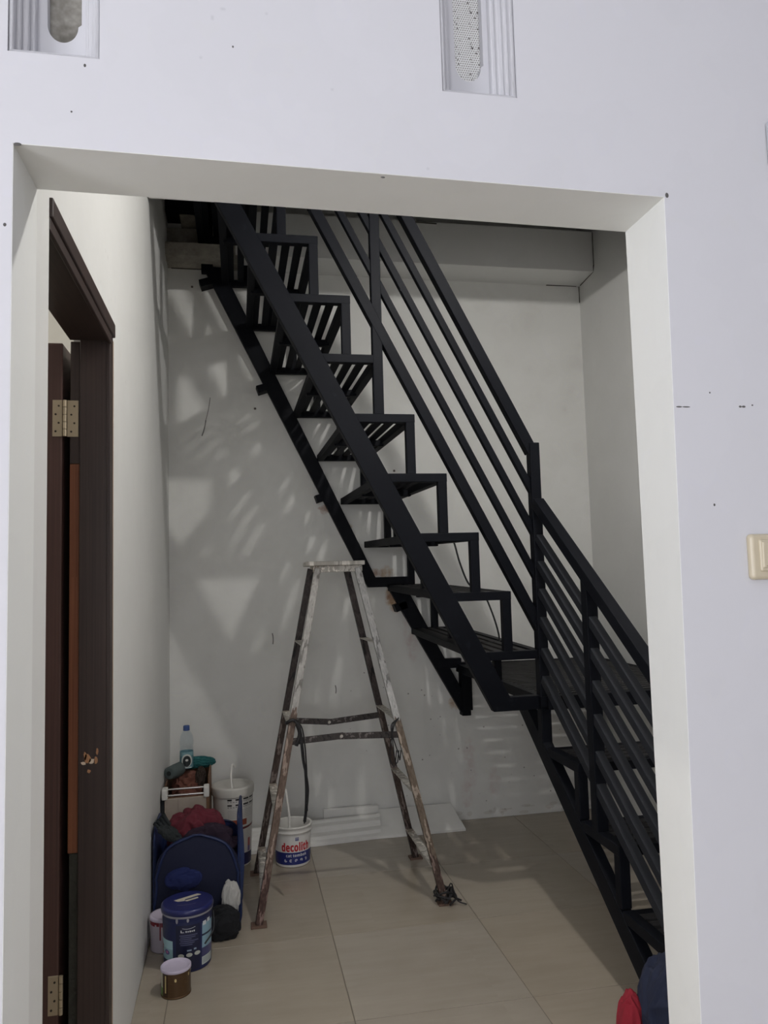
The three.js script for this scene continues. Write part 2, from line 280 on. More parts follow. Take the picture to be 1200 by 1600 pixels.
// ---------------------------------------------------------------- doorway in the left wall
{
  const d = new THREE.Group(); d.name = 'door_1'; d.userData = { kind: 'structure', label: 'dark brown timber door frame with its leaf folded back into the side room' }; scene.add(d);
  const zf = -2.208, xf = XL(zf);                           // far jamb
  const jamb = part('jamb', uvWorld(merge([rbox(-0.428, xf + 0.004, 0, 2.09, zf - 0.05, zf, 0.003), rbox(xf - 0.004, xf + 0.006, 0, 2.135, zf - 0.046, zf + 0.001, 0.002)])), M.darkWood, d);
  part('edge_bead', uvWorld(rbox(xf - 0.004, xf + 0.0072, 0, 2.10, zf - 0.052, zf - 0.045, 0.002)), std(0xa58f7c, 0.8), d, 'raw pale wood edge');
  part('rebate_strip', uvWorld(rbox(-0.455, -0.428, 1.74, 2.085, zf - 0.05, zf - 0.010, 0.003)), M.darkWood, d);
  part('rebate_strip', uvWorld(rbox(-0.455, -0.428, 0.70, 1.74, zf - 0.05, zf - 0.010, 0.003)), M.rawWood, d, 'bare orange wood strip');
  part('plaster_edge', uvWorld(rbox(-0.452, -0.427, 0, 0.70, zf - 0.05, zf - 0.014, 0.004)), M.cementDark, d, 'grey cement edge below the wood strip');
  part('jamb', uvWorld(rbox(-0.455, -0.372, 0, 2.09, -1.56, -1.495, 0.003)), M.darkWood, d);
  part('header', uvWorld(merge([rbox(-0.455, -0.347, 2.085, 2.13, zf, -1.49, 0.003), rbox(-0.352, -0.338, 2.103, 2.142, zf - 0.03, -1.49, 0.003), rbox(-0.352, -0.343, 2.078, 2.103, zf, -1.49, 0.002)])), M.darkWood, d);
  // chipped patch on the jamb
  for (const [x, y, w, h] of [[-0.404, 0.945, 0.011, 0.013], [-0.393, 0.938, 0.009, 0.008], [-0.414, 0.934, 0.008, 0.006], [-0.379, 0.962, 0.004, 0.012], [-0.40, 0.912, 0.006, 0.006], [-0.382, 0.94, 0.006, 0.012], [-0.409, 0.952, 0.005, 0.014]]) {
    const s = new THREE.Shape(); const n = 9; for (let i = 0; i < n; i++) { const a = i / n * 6.283, k = 0.6 + 0.4 * rnd(); s[i ? 'lineTo' : 'moveTo'](x + Math.cos(a) * w * k, y + Math.sin(a) * h * k); }
    const g = new THREE.ExtrudeGeometry(s, { depth: 0.0012, bevelEnabled: false }); g.translate(0, 0, zf - 0.0004); part('chip', g, std(rnd() < 0.4 ? 0xd8c4ae : 0xa97d5a, 0.8), d, 'splintered pale chip in the dark paint');
  }
  // the leaf, folded right back
  const leaf = part('leaf', uvWorld(rbox(-0.514, -0.474, 0.012, 2.078, -2.91, zf - 0.006, 0.003)), M.redWood, d, 'reddish brown door leaf');
  function hinge(y0, y1, open) {
    const h = part('hinge', [rbox(-0.4995, -0.474, y0, y1, zf - 0.008, zf - 0.004, 0.001), ...(open ? [] : [rbox(-0.462, -0.432, y0, y1, zf - 0.0115, zf - 0.0075, 0.001)])], M.hinge, d, open ? 'rust-stained lower hinge' : 'dull brass butt hinge');
    const kn = []; for (let i = 0; i < 5; i++) { const c = new THREE.CylinderGeometry(0.0052, 0.0052, (y1 - y0) / 5 - 0.0015, 12); c.translate(-0.4675, y0 + (i + 0.5) * (y1 - y0) / 5, zf - 0.004); kn.push(c); }
    part('knuckle', kn, M.hinge, h);
    for (let i = 0; i < 4; i++) for (const x of open ? [-0.487] : [-0.487, -0.447]) { const c = new THREE.CylinderGeometry(0.0028, 0.0028, 0.002, 10); c.rotateX(Math.PI / 2); c.translate(x + (i % 2 ? 0.004 : -0.004), y0 + (i + 0.6) * (y1 - y0) / 4.3, zf - (x < -0.46 ? 0.0035 : 0.0078)); part('screw', c, M.screw, h); }
  }
  hinge(1.815, 1.917, false); hinge(0.30, 0.398, true);
}

// ---------------------------------------------------------------- vents over the opening
const meshTex = canvasTex(256, 256, (c, w, h) => {
  c.fillStyle = 'rgb(242,242,240)'; c.fillRect(0, 0, w, h);
  for (let j = 0; j < 16; j++) for (let i = 0; i < 16; i++) { c.fillStyle = 'rgb(160,158,152)'; c.beginPath(); c.arc((i + (j % 2 ? 0.5 : 0)) * 16 + 4, j * 16 + 8, 4.6, 0, 6.3); c.fill(); }
  let s = 5; const r = () => { s = (s * 16807) % 2147483647; return s / 2147483647; };
  for (let i = 0; i < 24; i++) { c.fillStyle = `rgba(60,55,50,${0.4 + r() * 0.4})`; c.beginPath(); c.ellipse(r() * w, r() * h, 2 + r() * 7, 2 + r() * 6, r() * 3, 0, 6.3); c.fill(); }
});
function vent(cx, label, inner, material, innerName, innerLabel) {
  const t = thing('wall_vent', label, 'vent', [cx, 2.256, ZF]);
  // a moulded recess that steps in towards a slot with a rounded foot
  const ring = (a, yb, z0, z1, round) => {
    const o = 0.0692, s = new THREE.Shape([[-o, 0.0006], [o, 0.0006], [o, 0.543], [-o, 0.543]].map(p => new THREE.Vector2(...p))), h = new THREE.Path();
    if (round) { h.moveTo(-a, yb + a * 1.1); h.absellipse(0, yb + a, a * 0.82, a, Math.PI, 2 * Math.PI, false); h.lineTo(a, yb + a * 1.15); h.lineTo(a, 0.53); h.lineTo(-a, 0.53); } else { h.moveTo(-a, yb); h.lineTo(a, yb); h.lineTo(a, 0.53); h.lineTo(-a, 0.53); }
    h.closePath(); s.holes.push(h);
    if (!round) return merge([rbox(-o, -a, 0.0006, 0.543, z1, z0, 0.004, 3), rbox(a, o, 0.0006, 0.543, z1, z0, 0.004, 3), rbox(-o, o, 0.0006, yb, z1 + 0.0005, z0 - 0.0005, 0.002, 2)]);
    const g = new THREE.ExtrudeGeometry(s, { depth: z0 - z1, bevelEnabled: false, curveSegments: 14 }); g.translate(0, 0, z1); return g; };
  part('step_moulding', ring(0.0615, 0.006, -0.002, -0.018), M.wallFront, t);
  part('step_moulding', ring(0.055, 0.010, -0.018, -0.030), M.wallFront, t);
  part('step_moulding', ring(0.046, 0.016, -0.030, -0.044), M.wallFront, t);
  part('step_moulding', ring(0.0395, 0.026, -0.044, -0.062), M.wallFront, t);
  part('slot_plate', ring(0.030, 0.0655, -0.062, -0.080, true), M.wallFront, t);
  part(innerName, uvWorld(rbox(-0.066, 0.066, 0.02, 0.54, -0.09, -0.081, 0.001)), material, t, innerLabel);
}
vent(-0.282, 'moulded white wall vent at the left whose slot is dull grey and clogged', null, M.infill, 'infill', 'rough grey clogged slot');
vent(0.4305, 'moulded white wall vent right of centre with a shiny perforated mesh in its slot', null, std(0xffffff, 0.35, { map: scaled(meshTex, 14), metalness: 0.3, bumpMap: scaled(meshTex, 14), bumpScale: 0.001 }), 'mesh', 'grey perforated mesh');
// light switch and the rounded plate that just shows at the right edge
{
  const t = thing('light_switch', 'cream plastic light switch with two rockers on the white front wall', 'switch', [0.957, 1.425, ZF]);
  const g = new RoundedBoxGeometry(0.118, 0.082, 0.016, 4, 0.0075); warp(g, (x, y, z) => [x, y, z + 0.006 - 0.35 * x * x]);
  part('cover', g, M.switchCream, t);
  part('bezel', rbox(-0.043, 0.043, -0.027, 0.031, 0.006, 0.0165, 0.004, 3), M.switchCream, t);
  for (const x of [-0.0205, 0.0205]) { const r = rbox(x - 0.0195, x + 0.0195, -0.021, 0.027, 0.008, 0.0195, 0.003, 3); warp(r, (a, b, c) => [a, b, c > 0.015 ? c + (b + 0.021) * 0.03 - 0.001 : c]); const k = part('rocker', r, M.switchCream, t); part('grip_line', rbox(x - 0.014, x + 0.014, -0.0175, -0.0155, 0.0175, 0.0198, 0.0008), std(0xb5aa90, 0.5), k); }
  const p = solo('cover_plate', rbox(0.9955, 1.12, 2.165, 2.252, ZF, ZF + 0.016, 0.007, 3), std(0xb9bcc0, 0.5), 'pale grey rounded cover plate high on the front wall above the light switch', 'plate');
}

// ---------------------------------------------------------------- the steel staircase
{
  const st = thing('staircase', 'black steel staircase turning at a slatted landing up to the left', 'staircase');
  const TW = 0.036, ZN = -3.085, ZBK = -4.3;
  const lift = g => { const p = g.attributes.position; for (let i = 0; i < p.count; i++) p.setY(i, p.getY(i) + 0.027 * clampv((ZN - p.getZ(i)) / 1.25, 0, 1)); return g; };   // the treads rise slightly towards the wall
  const tx = k => 0.338 + 0.1302 * k, ty = k => 2.827 - 0.2495 * k;      // nosing corner of tread k of the upper flight
  // upper flight, near stringer (80 x 40 tube) with the knee at its foot
  part('stringer', poly([[-0.395, 3.56], [-0.30, 3.56], [1.098, 0.893], [1.25, 0.893], [1.25, 0.837], [1.026, 0.837]], ZN + 0.002, ZN - 0.042), M.steel, st);
  // back stringer in two pieces with a level jog between
  part('stringer', poly([[-0.178, 3.17], [-0.074, 3.17], [0.759, 1.401], [0.95, 1.401], [0.95, 1.345], [0.715, 1.345]], ZBK, ZBK - 0.042), M.steel, st);
  part('stringer', poly([[0.82, 1.36], [0.925, 1.36], [1.147, 0.93], [1.245, 0.745], [1.245, 0.62], [1.236, 0.62]], ZBK, ZBK - 0.042), M.steel, st); part('cross_bar', rbox(1.10, 1.245, 0.872, 0.926, ZBK - 0.04, ZBK + 0.001), M.steel, st);
  part('post', poly([[-0.19, 3.14], [-0.126, 3.14], [-0.126, 3.45], [-0.19, 3.45]], ZBK, ZBK - 0.042), M.steel, st);
  part('post', [rbox(1.238, 1.302, 0.63, 0.9, ZBK - 0.05, ZBK + 0.005), rbox(1.24, 1.292, 0.60, 0.64, ZBK - 0.06, ZBK)], M.steel, st);
  part('top_beam', rbox(XL(-4.2) + 0.002, 0.06, 3.425, 3.53, -4.33, -4.17), M.steel, st); part('top_beam', rbox(XL(-3.2) + 0.002, -0.2, 3.46, 3.56, -3.16, -3.06), M.steel, st);
  for (const [x, y] of [[-0.155, 3.075], [0.155, 2.475], [0.475, 1.852], [0.912, 1.222]]) part('wall_lug', poly([[x - 0.05, y + 0.018], [x - 0.036, y - 0.022], [x + 0.03, y], [x + 0.02, y + 0.04]], ZBK, ZB + 0.001, 0.001), M.steel, st);
  // treads: a tube frame with four slats running front to back
  for (let k = -2; k <= 7; k++) {
    const x1 = tx(k), x0 = x1 - 0.285, y1 = ty(k), y0 = y1 - TW, za = ZN, zb = ZBK - 0.04;
    const xa = k < 0 ? x0 : x0;
    const t = part('tread', [rbox(xa, x1, y0, y1, za - TW, za), rbox(xa, x1, y0, y1, zb, zb + TW), rbox(x1 - TW, x1 - 0.0006, y0 + 0.0006, y1 - 0.0006, zb + 0.01, za - 0.01), rbox(xa + 0.0006, xa + TW, y0 + 0.0006, y1 - 0.0006, zb + 0.01, za - 0.01)].map(lift), M.steel, st);
    for (let i = 0; i < 4; i++) { const sx = x1 - TW - 0.0205 - i * 0.0535; part('slat', lift(rbox(sx - 0.034, sx, y1 - 0.012, y1 - 0.001, zb + 0.01, za - 0.01, 0.0015, 1)), k > 5 ? M.steelDusty : M.steel, t); }
    part('cross_bar', rbox(xa + 0.02, x1 - 0.02, y0 + 0.004, y1 - 0.002, -3.718, -3.682), M.steel, st);
    if (k < 7) part('riser_post', rbox(x1 - 0.11, x1 - 0.074, ty(k + 1), y0 + 0.012, -3.717, -3.683), M.steel, st);
    // riser posts under the nosing, front and back (the third front one runs up as a baluster)
    if (k < 7) { const yb = ty(k + 1);
      if (k !== 2) part('riser_post', rbox(x1 - 0.039, x1 - 0.0008, yb - 0.002, y0 + 0.004, za - TW, za - 0.0008), M.steel, st);
      part('riser_post', lift(rbox(x1 - 0.039, x1 - 0.0008, yb - 0.002, y0 + 0.004, zb + 0.001, zb + TW - 0.001)), M.steel, st); }
  }
  part('riser_post', rbox(1.208, 1.245, 0.888, 1.06, -3.64, -3.603), M.steel, st);
  // tall posts
  part('baluster', rbox(tx(2) - 0.041, tx(2) + 0.001, ty(3) - 0.002, 3.75, ZN - 0.038, ZN + 0.001), M.steel, st);
  part('newel_post', rbox(1.226, 1.270, 0.68, 1.96, ZN - 0.036, ZN + 0.012, 0.004), M.steel, st);
  // rails of the upper flight
  const um = 0.5165, rail = (xTop, w, x1, name) => { // centre line through (xTop, 2.93)
    const y1 = 2.93 - (x1 - xTop) / um, x0 = xTop - um * 0.85, y0 = 2.93 + 0.85;
    part(name, bar([x0, y0, ZN - 0.019], [x1, y1, ZN - 0.019], w, w, V(0, 0, 1), 0.003), M.steel, st); };
  rail(0.722, 0.047, 1.243, 'handrail'); rail(0.336, 0.043, 1.25, 'bottom_rail');
  for (const x of [0.441, 0.537, 0.630]) rail(x, 0.029, 1.24, 'rail');
  // landing
  { const x0 = 1.25, x1 = 2.10, z0 = -3.05, z1 = -4.34, y = 0.893;
    const l = part('landing', [rbox(x0, x1, y - 0.056, y, z0 - 0.04, z0), rbox(x0, x1, y - 0.056, y, z1, z1 + 0.04), rbox(x0 - 0.03, x0 + 0.01, y - 0.045, y - 0.001, z1 + 0.005, z0 - 0.005), rbox(x1 - 0.04, x1 - 0.001, y - 0.055, y - 0.001, z1 + 0.005, z0 - 0.005)], M.steel, st);
    for (let z = z1 + 0.058; z < z0 - 0.06; z += 0.0535) part('slat', rbox(x0 + 0.005, x1 - 0.01, y - 0.012, y - 0.001, z, z + 0.034, 0.0015, 1), M.steelDusty, l);
    part('leg', rbox(x1 - 0.05, x1 - 0.006, 0, y - 0.05, z1, z1 + 0.044), M.steel, st); }
  // lower flight, climbing away from the viewer
  const XA = 1.228, XB = 2.06;
  const lz = k => -2.745 + 0.293 * (k - 1), ly = k => 0.893 - 0.2015 * k;
  for (const x of [XA, XB]) {
    const cy = z => 0.432 + (-2.75 - z) * 0.69;
    part('stringer', bar([x + 0.02, cy(-3.34), -3.34], [x + 0.02, 0.02, -2.75 + 0.412 / 0.69], 0.042, 0.08, V(1, 0, 0), 0.003), M.steel, st);
    for (let k = 0; k < 4; k++) { const zf = k ? lz(k) : -3.05; if (x === XA && k === 0) continue; part('riser_post', rbox(x + 0.001, x + 0.039, ly(k + 1) - 0.002, ly(k) - 0.03, zf - 0.04, zf - 0.001), M.steel, st); }
    part('riser_post', rbox(x + 0.001, x + 0.039, 0, ly(4) - 0.03, lz(4) - 0.04, lz(4) - 0.001), M.steel, st);
  }
  for (let k = 1; k <= 4; k++) {
    const z0 = lz(k), z1 = z0 - 0.285, y1 = ly(k), x0 = XA, x1 = XB + 0.04;
    const t = part('tread', [rbox(x0, x0 + 0.04, y1 - TW, y1, z1, z0), rbox(x1 - 0.04, x1, y1 - TW, y1, z1, z0), rbox(x0 + 0.005, x1 - 0.005, y1 - TW + 0.0006, y1 - 0.0006, z0 - TW, z0 - 0.0006), rbox(x0 + 0.005, x1 - 0.005, y1 - TW + 0.0006, y1 - 0.0006, z1 + 0.0006, z1 + TW)], M.steel, st);
    for (let i = 0; i < 4; i++) { const z = z0 - TW - 0.0205 - i * 0.0535; part('slat', rbox(x0 + 0.01, x1 - 0.01, y1 - 0.012, y1 - 0.001, z - 0.034, z, 0.0015, 1), M.steelDusty, t); }
  }
  const lrail = (y, w, name) => part(name, bar([XA + 0.02, y, -3.07], [XA + 0.02, y - 0.70 * 1.17, -1.90], w, w, V(1, 0, 0), 0.003), name === 'handrail' ? M.steel : M.steelWorn, st);
  lrail(1.700, 0.046, 'handrail');
  for (const y of [1.552, 1.44, 1.325, 1.207, 1.078]) lrail(y, 0.032, 'rail');
  lrail(0.962, 0.036, 'bottom_rail');
  part('baluster', rbox(XA - 0.002, XA + 0.042, ly(2) - 0.005, 1.385, -2.645, -2.60), M.steel, st);
  part('newel_post', rbox(XA - 0.002, XA + 0.042, ly(4) - 0.005, 0.885, -1.945, -1.90), M.steel, st);
}
solo('cable', tube([[0.86, 1.585, -3.62], [0.93, 1.582, -3.60], [0.99, 1.583, -3.58], [1.015, 1.565, -3.57], [1.04, 1.46, -3.56], [1.08, 1.36, -3.56], [1.125, 1.335, -3.55], [1.15, 1.30, -3.53], [1.185, 1.18, -3.50], [1.195, 1.09, -3.48], [1.15, 1.086, -3.46], [1.05, 1.087, -3.5], [0.98, 1.088, -3.6]], 0.0045, 90, 6), std(0x15161a, 0.5), 'thin black cable trailing down over the lower treads of the upper flight', 'cable');

// ---------------------------------------------------------------- step ladder
{
  const worn = (top, mid, low, cut) => dataTex(512, (u, v) => {   // u runs along the leg, foot = 0
    const n = fbm(u * 40, v * 5, 3, 4), e = u + (fbm(u * 14, v * 4, 8, 4) - 0.5) * 0.35, base = e > cut ? top : e > 0.16 ? mid : low;
    const chip = n > 0.62 ? (base === top ? -60 : 70) : 0, k = (fbm(u * 120, v * 12, 1, 2) - 0.5) * 46;
    return base.map(c => clampv(c + k + chip * 0.8, 8, 250));
  }, false, 64);
  const frontL = std(0xffffff, 0.55, { map: worn([164, 161, 156], [94, 76, 64], [70, 46, 38], 0.60), metalness: 0.1 });
  const frontR = std(0xffffff, 0.5, { map: worn([178, 177, 174], [102, 88, 74], [68, 50, 42], 0.50), metalness: 0.1 });
  const rear = std(0xffffff, 0.55, { map: worn([58, 50, 48], [66, 54, 48], [50, 38, 34], 0.5), metalness: 0.15 });
  const dark = std(0xffffff, 0.6, { map: worn([52, 46, 44], [52, 46, 44], [52, 46, 44], 0.5) });
  const pale = std(0xffffff, 0.6, { map: worn([192, 188, 180], [170, 165, 156], [150, 140, 128], 0.5) });
  const t = thing('step_ladder', 'paint-splashed steel A-frame step ladder standing open under the stairs', 'ladder');
  const F = { fl: [[0.062, 0.006, -3.305], [0.352, 1.45, -3.515], frontL], fr: [[0.85, 0.006, -3.325], [0.535, 1.45, -3.515], frontR], rl: [[0.066, 0.006, -3.872], [0.338, 1.45, -3.70], rear], rr: [[0.848, 0.006, -3.876], [0.51, 1.45, -3.70], rear] };
  const at = (l, y) => { const [a, b] = F[l], k = (y - a[1]) / (b[1] - a[1]); return a.map((v, i) => v + (b[i] - v) * k); };
  for (const l of Object.keys(F)) { const g = part('leg', bar(F[l][0], F[l][1], 0.03, 0.03, V(0, 0, 1), 0.002), F[l][2], t, l[0] === 'f' ? 'leg splashed with white paint over rust' : 'bare dark brown leg');
    part('foot_plate', rbox(F[l][0][0] - 0.032, F[l][0][0] + 0.032, 0, 0.008, F[l][0][2] - 0.028, F[l][0][2] + 0.028, 0.002), std(0x6a5347, 0.8), g); }
  part('top_plate', uvWorld(rbox(0.303, 0.567, 1.462, 1.482, -3.73, -3.485, 0.004)), pale, t, 'white paint-caked top plate');
  part('top_rail', bar([0.33, 1.447, -3.512], [0.557, 1.447, -3.512], 0.03, 0.02), pale, t); part('top_rail', bar([0.335, 1.452, -3.70], [0.53, 1.452, -3.70], 0.02, 0.02), pale, t);
  for (const [a, b, ys] of [['fl', 'rl', [1.11, 0.775, 0.43, 0.13]], ['fr', 'rr', [1.11, 0.775, 0.46, 0.15]]]) for (const y of ys) part('step', bar(at(b, y), at(a, y), 0.007, 0.036, V(0, 1, 0), 0.002), pale, t);
  // folding spreaders
  for (const [a, b, y, s] of [['rl', 'rr', 0.73, -0.02], ['fl', 'fr', 0.705, 0.012]]) { const p = at(a, y), q = at(b, y), m = [(p[0] + q[0]) / 2 - 0.02, y + s, p[2]], h = part('spreader', [bar(p, m, 0.006, 0.028, V(0, 0, 1), 0.001, 0.01), bar([m[0], m[1], m[2] + 0.006], [q[0], q[1], q[2] + 0.006], 0.006, 0.028, V(0, 0, 1), 0.001, 0.01)], dark, t); const c = new THREE.CylinderGeometry(0.007, 0.007, 0.02, 12); c.rotateX(Math.PI / 2); c.translate(m[0], m[1], m[2]); part('pivot', c, pale, h); }
  const wireM = std(0x1d1c1e, 0.6), kl = at('fl', 0.78), kr = at('fr', 0.73);
  const w = [];
  for (let i = 0; i < 5; i++) { const a = rr(-0.008, 0.008), b = rr(-0.006, 0.006); w.push(tube([[kl[0] + 0.005, kl[1] + 0.02, kl[2] + 0.025], [kl[0] + 0.035 + a, kl[1] - 0.02, kl[2] + 0.03], [kl[0] + 0.05 + a, 0.62, kl[2] + 0.02 + b], [kl[0] + 0.058 + b, 0.50, kl[2] + 0.02], [kl[0] + 0.05 + a, 0.40 + rr(-0.05, 0.02), kl[2] + 0.02 + a]], 0.0035, 30, 6)); }
  solo('wire_bundle', merge([...w, tube([[kl[0] - 0.02, 0.79, kl[2] + 0.02], [kl[0], 0.80, kl[2] + 0.026], [kl[0] + 0.022, 0.785, kl[2] + 0.012], [kl[0] + 0.01, 0.775, kl[2] - 0.024], [kl[0] - 0.02, 0.78, kl[2] - 0.02]], 0.008, 30, 8, true), tube([[kl[0] + 0.02, 0.78, kl[2] + 0.01], [kl[0] + 0.03, 0.74, kl[2] + 0.026], [kl[0] + 0.015, 0.69, kl[2] + 0.026]], 0.008, 20, 8)]), wireM, 'black wires tied round the left front ladder leg and hanging down', 'wire');
  solo('wire_bundle', merge([0, 1, 2].map(i => tube([[kr[0] - 0.005, 0.78, kr[2] + 0.02], [kr[0] - 0.03 - i * 0.006, 0.74, kr[2] + 0.024], [kr[0] - 0.05 + i * 0.02, 0.62, kr[2] + 0.02], [kr[0] - 0.03 + i * 0.012, 0.57 + i * 0.012, kr[2] + 0.02], [kr[0] - 0.02 + i * 0.01, 0.64, kr[2] + 0.025]], 0.0026, 36, 6))), wireM, 'short loops of thin wire hanging by the right front ladder leg', 'wire');
  const wf = []; for (let i = 0; i < 7; i++) { const a = rr(0, 6.28), r = rr(0.028, 0.05); wf.push(tube([[0.85 + Math.cos(a) * r, 0.012 + rr(0, 0.02), -3.325 + Math.sin(a) * r], [0.85 + Math.cos(a + 1.4) * r, 0.03 + rr(0, 0.03), -3.325 + Math.sin(a + 1.4) * r * 0.9], [0.85 + Math.cos(a + 2.8) * r * 1.1, 0.02 + rr(0, 0.05), -3.325 + Math.sin(a + 2.8) * r], [0.86 + Math.cos(a + 4.2) * r * 1.3, 0.012, -3.32 + Math.sin(a + 4.2) * r]], 0.0045, 40, 6)); }
  wf.push(tube([[0.84, 0.02, -3.29], [0.872, 0.09, -3.30], [0.885, 0.06, -3.30], [0.90, 0.02, -3.29], [0.935, 0.006, -3.28]], 0.003, 30, 6));
  solo('wire_bundle', merge(wf), wireM, 'black wire tangle wrapped round the right front foot of the ladder', 'wire');
}

// ---------------------------------------------------------------- cornice offcuts against the back wall
{
  const plaster = std(0xffffff, 0.75, { map: scaled(plasterTint(236, 235, 230, 6), 1.5) });
  function cornice(name, x0, x1, prof, slant, label, yaw, dx = 0, dz = 0) {
    const s = new THREE.Shape(prof.map(p => new THREE.Vector2(p[0], p[1]))), g = new THREE.ExtrudeGeometry(s, { depth: x1 - x0, bevelEnabled: false, steps: 1 });
    const gi = warp(g, (a, y, t) => [t - (x1 - x0) / 2 + (t > (x1 - x0) / 2 ? slant * (a / 0.2) : 0), y, -a]).toNonIndexed();
    const o = solo(name, uvWorld(gi), plaster, label, 'cornice', 'plaster cornice offcuts'); o.position.set((x0 + x1) / 2 + dx, 0.001, 0 + dz); o.rotation.y = yaw;
  }
  // profiles: a = distance towards the wall from the front edge
  cornice('cornice', 0.64, 1.205, [[0, 0], [0, 0.012], [0.055, 0.046], [0.06, 0.043], [0.165, 0.106], [0.172, 0.1], [0.01, 0]], -0.045, 'flat white plaster cornice length leaning on the wall right of the ladder', 0.0, 0, -4.195);
  cornice('cornice', -0.02, 0.735, [[0, 0], [0, 0.018], [0.018, 0.026], [0.024, 0.042], [0.06, 0.05], [0.068, 0.062], [0.072, 0.076], [0.10, 0.084], [0.108, 0.095], [0.122, 0.098], [0.122, 0.085], [0.02, 0]], 0.045, 'stepped white plaster cornice length lying behind the printed bucket', 0.085, 0, -4.165);
  cornice('cornice', 0.44, 0.745, [[0, 0], [0, 0.13], [0.012, 0.135], [0.02, 0.13], [0.02, 0]], 0, 'small white plaster cornice offcut upright behind the stepped length', 0.0, 0, -4.338);
}

// ---------------------------------------------------------------- paint buckets and tins
const plastic = (m, r = 0.4) => phys(0xffffff, r, { map: m, clearcoat: 0.2, clearcoatRoughness: 0.35 });
const white = phys(0xdedcd6, 0.4);
function shell(rb, rt, h, wall = 0.004) { return lathe([[0, 0], [rb - 0.004, 0], [rb, 0.004], [rb + (rt - rb) * 0.5, h * 0.5], [rt, h]], 56); }
// a printed wrap: only its own band of uv, u round the bucket
function wrap(rb, rt, h, y0, y1) { const f = y => rb + (rt - rb) * y / h + 0.0008; return lathe([[f(y0), y0], [f((y0 + y1) / 2), (y0 + y1) / 2], [f(y1), y1]], 64); }
{ // open bucket with a printed wall-paint wrap
  const t = thing('bucket', 'open white paint bucket with red lettering over a blue band on the floor', 'bucket', [0.247, 0, -3.985], Math.PI + 0.06);
  const rb = 0.084, rt = 0.092, h = 0.19;
  part('body', [shell(rb, rt, h), lathe([[rt - 0.004, h], [rb - 0.004, 0.01], [0, 0.01]], 48)], white, t);
  part('rim', [lathe([[rt - 0.003, h - 0.032], [rt + 0.005, h - 0.03], [rt + 0.005, h - 0.024], [rt + 0.001, h - 0.022], [rt + 0.001, h - 0.008], [rt + 0.006, h - 0.006], [rt + 0.006, h + 0.002], [rt - 0.004, h + 0.003], [rt - 0.004, h - 0.006]], 56)], white, t);
  const tex = canvasTex(2048, 512, (c, w, H) => {
    c.fillStyle = 'rgb(226,224,220)'; c.fillRect(0, 0, w, H);
    c.fillStyle = 'rgb(28,40,112)'; c.beginPath(); c.moveTo(0, 292); c.lineTo(w, 292); c.lineTo(w, H); c.lineTo(0, H); c.fill();
    const cx = w / 2 + 20;
    c.fillStyle = 'rgb(30,44,120)'; c.fillRect(cx - 14, 22, 62, 62); c.strokeStyle = 'rgb(226,224,220)'; c.lineWidth = 5; c.beginPath(); c.moveTo(cx - 14, 44); c.lineTo(cx + 48, 44); c.moveTo(cx + 6, 22); c.lineTo(cx + 6, 84); c.moveTo(cx + 29, 22); c.lineTo(cx + 29, 84); c.stroke();
    c.fillStyle = 'rgb(190,32,42)'; c.textAlign = 'center'; c.textBaseline = 'alphabetic'; c.font = 'bold 176px sans-serif'; c.save(); c.translate(cx, 270); c.scale(0.80, 1.12); c.fillText('decolith', 0, 0); c.strokeStyle = 'rgb(190,32,42)'; c.lineWidth = 8; c.strokeText('decolith', 0, 0); c.restore();
    c.fillStyle = 'rgb(226,226,226)'; c.font = 'bold 74px sans-serif'; c.fillText('cat tembok', cx + 10, 370);
    c.strokeStyle = 'rgb(226,226,226)'; c.lineWidth = 9; for (let i = 0; i < 5; i++) { c.beginPath(); c.arc(cx - 200 + i * 100, 436, 22, i * 0.9, i * 0.9 + 4.6); c.stroke(); c.fillStyle = 'rgb(226,226,226)'; c.fillRect(cx - 206 + i * 100, 424, 12, 24); }
  });
  part('label_wrap', wrap(rb, rt, h, 0.014, 0.15), plastic(tex), t, 'printed wrap with red lettering');
  part('handle', tube([[0.06, 0.175, -0.085], [0.058, 0.24, -0.075], [0.07, 0.30, -0.05], [0.085, 0.36, -0.02]].map(p => [p[0] * 0.4 - 0.0, p[1], p[2] * 0.9]), 0.006, 24, 8), white, t, 'white plastic handle standing up');
}
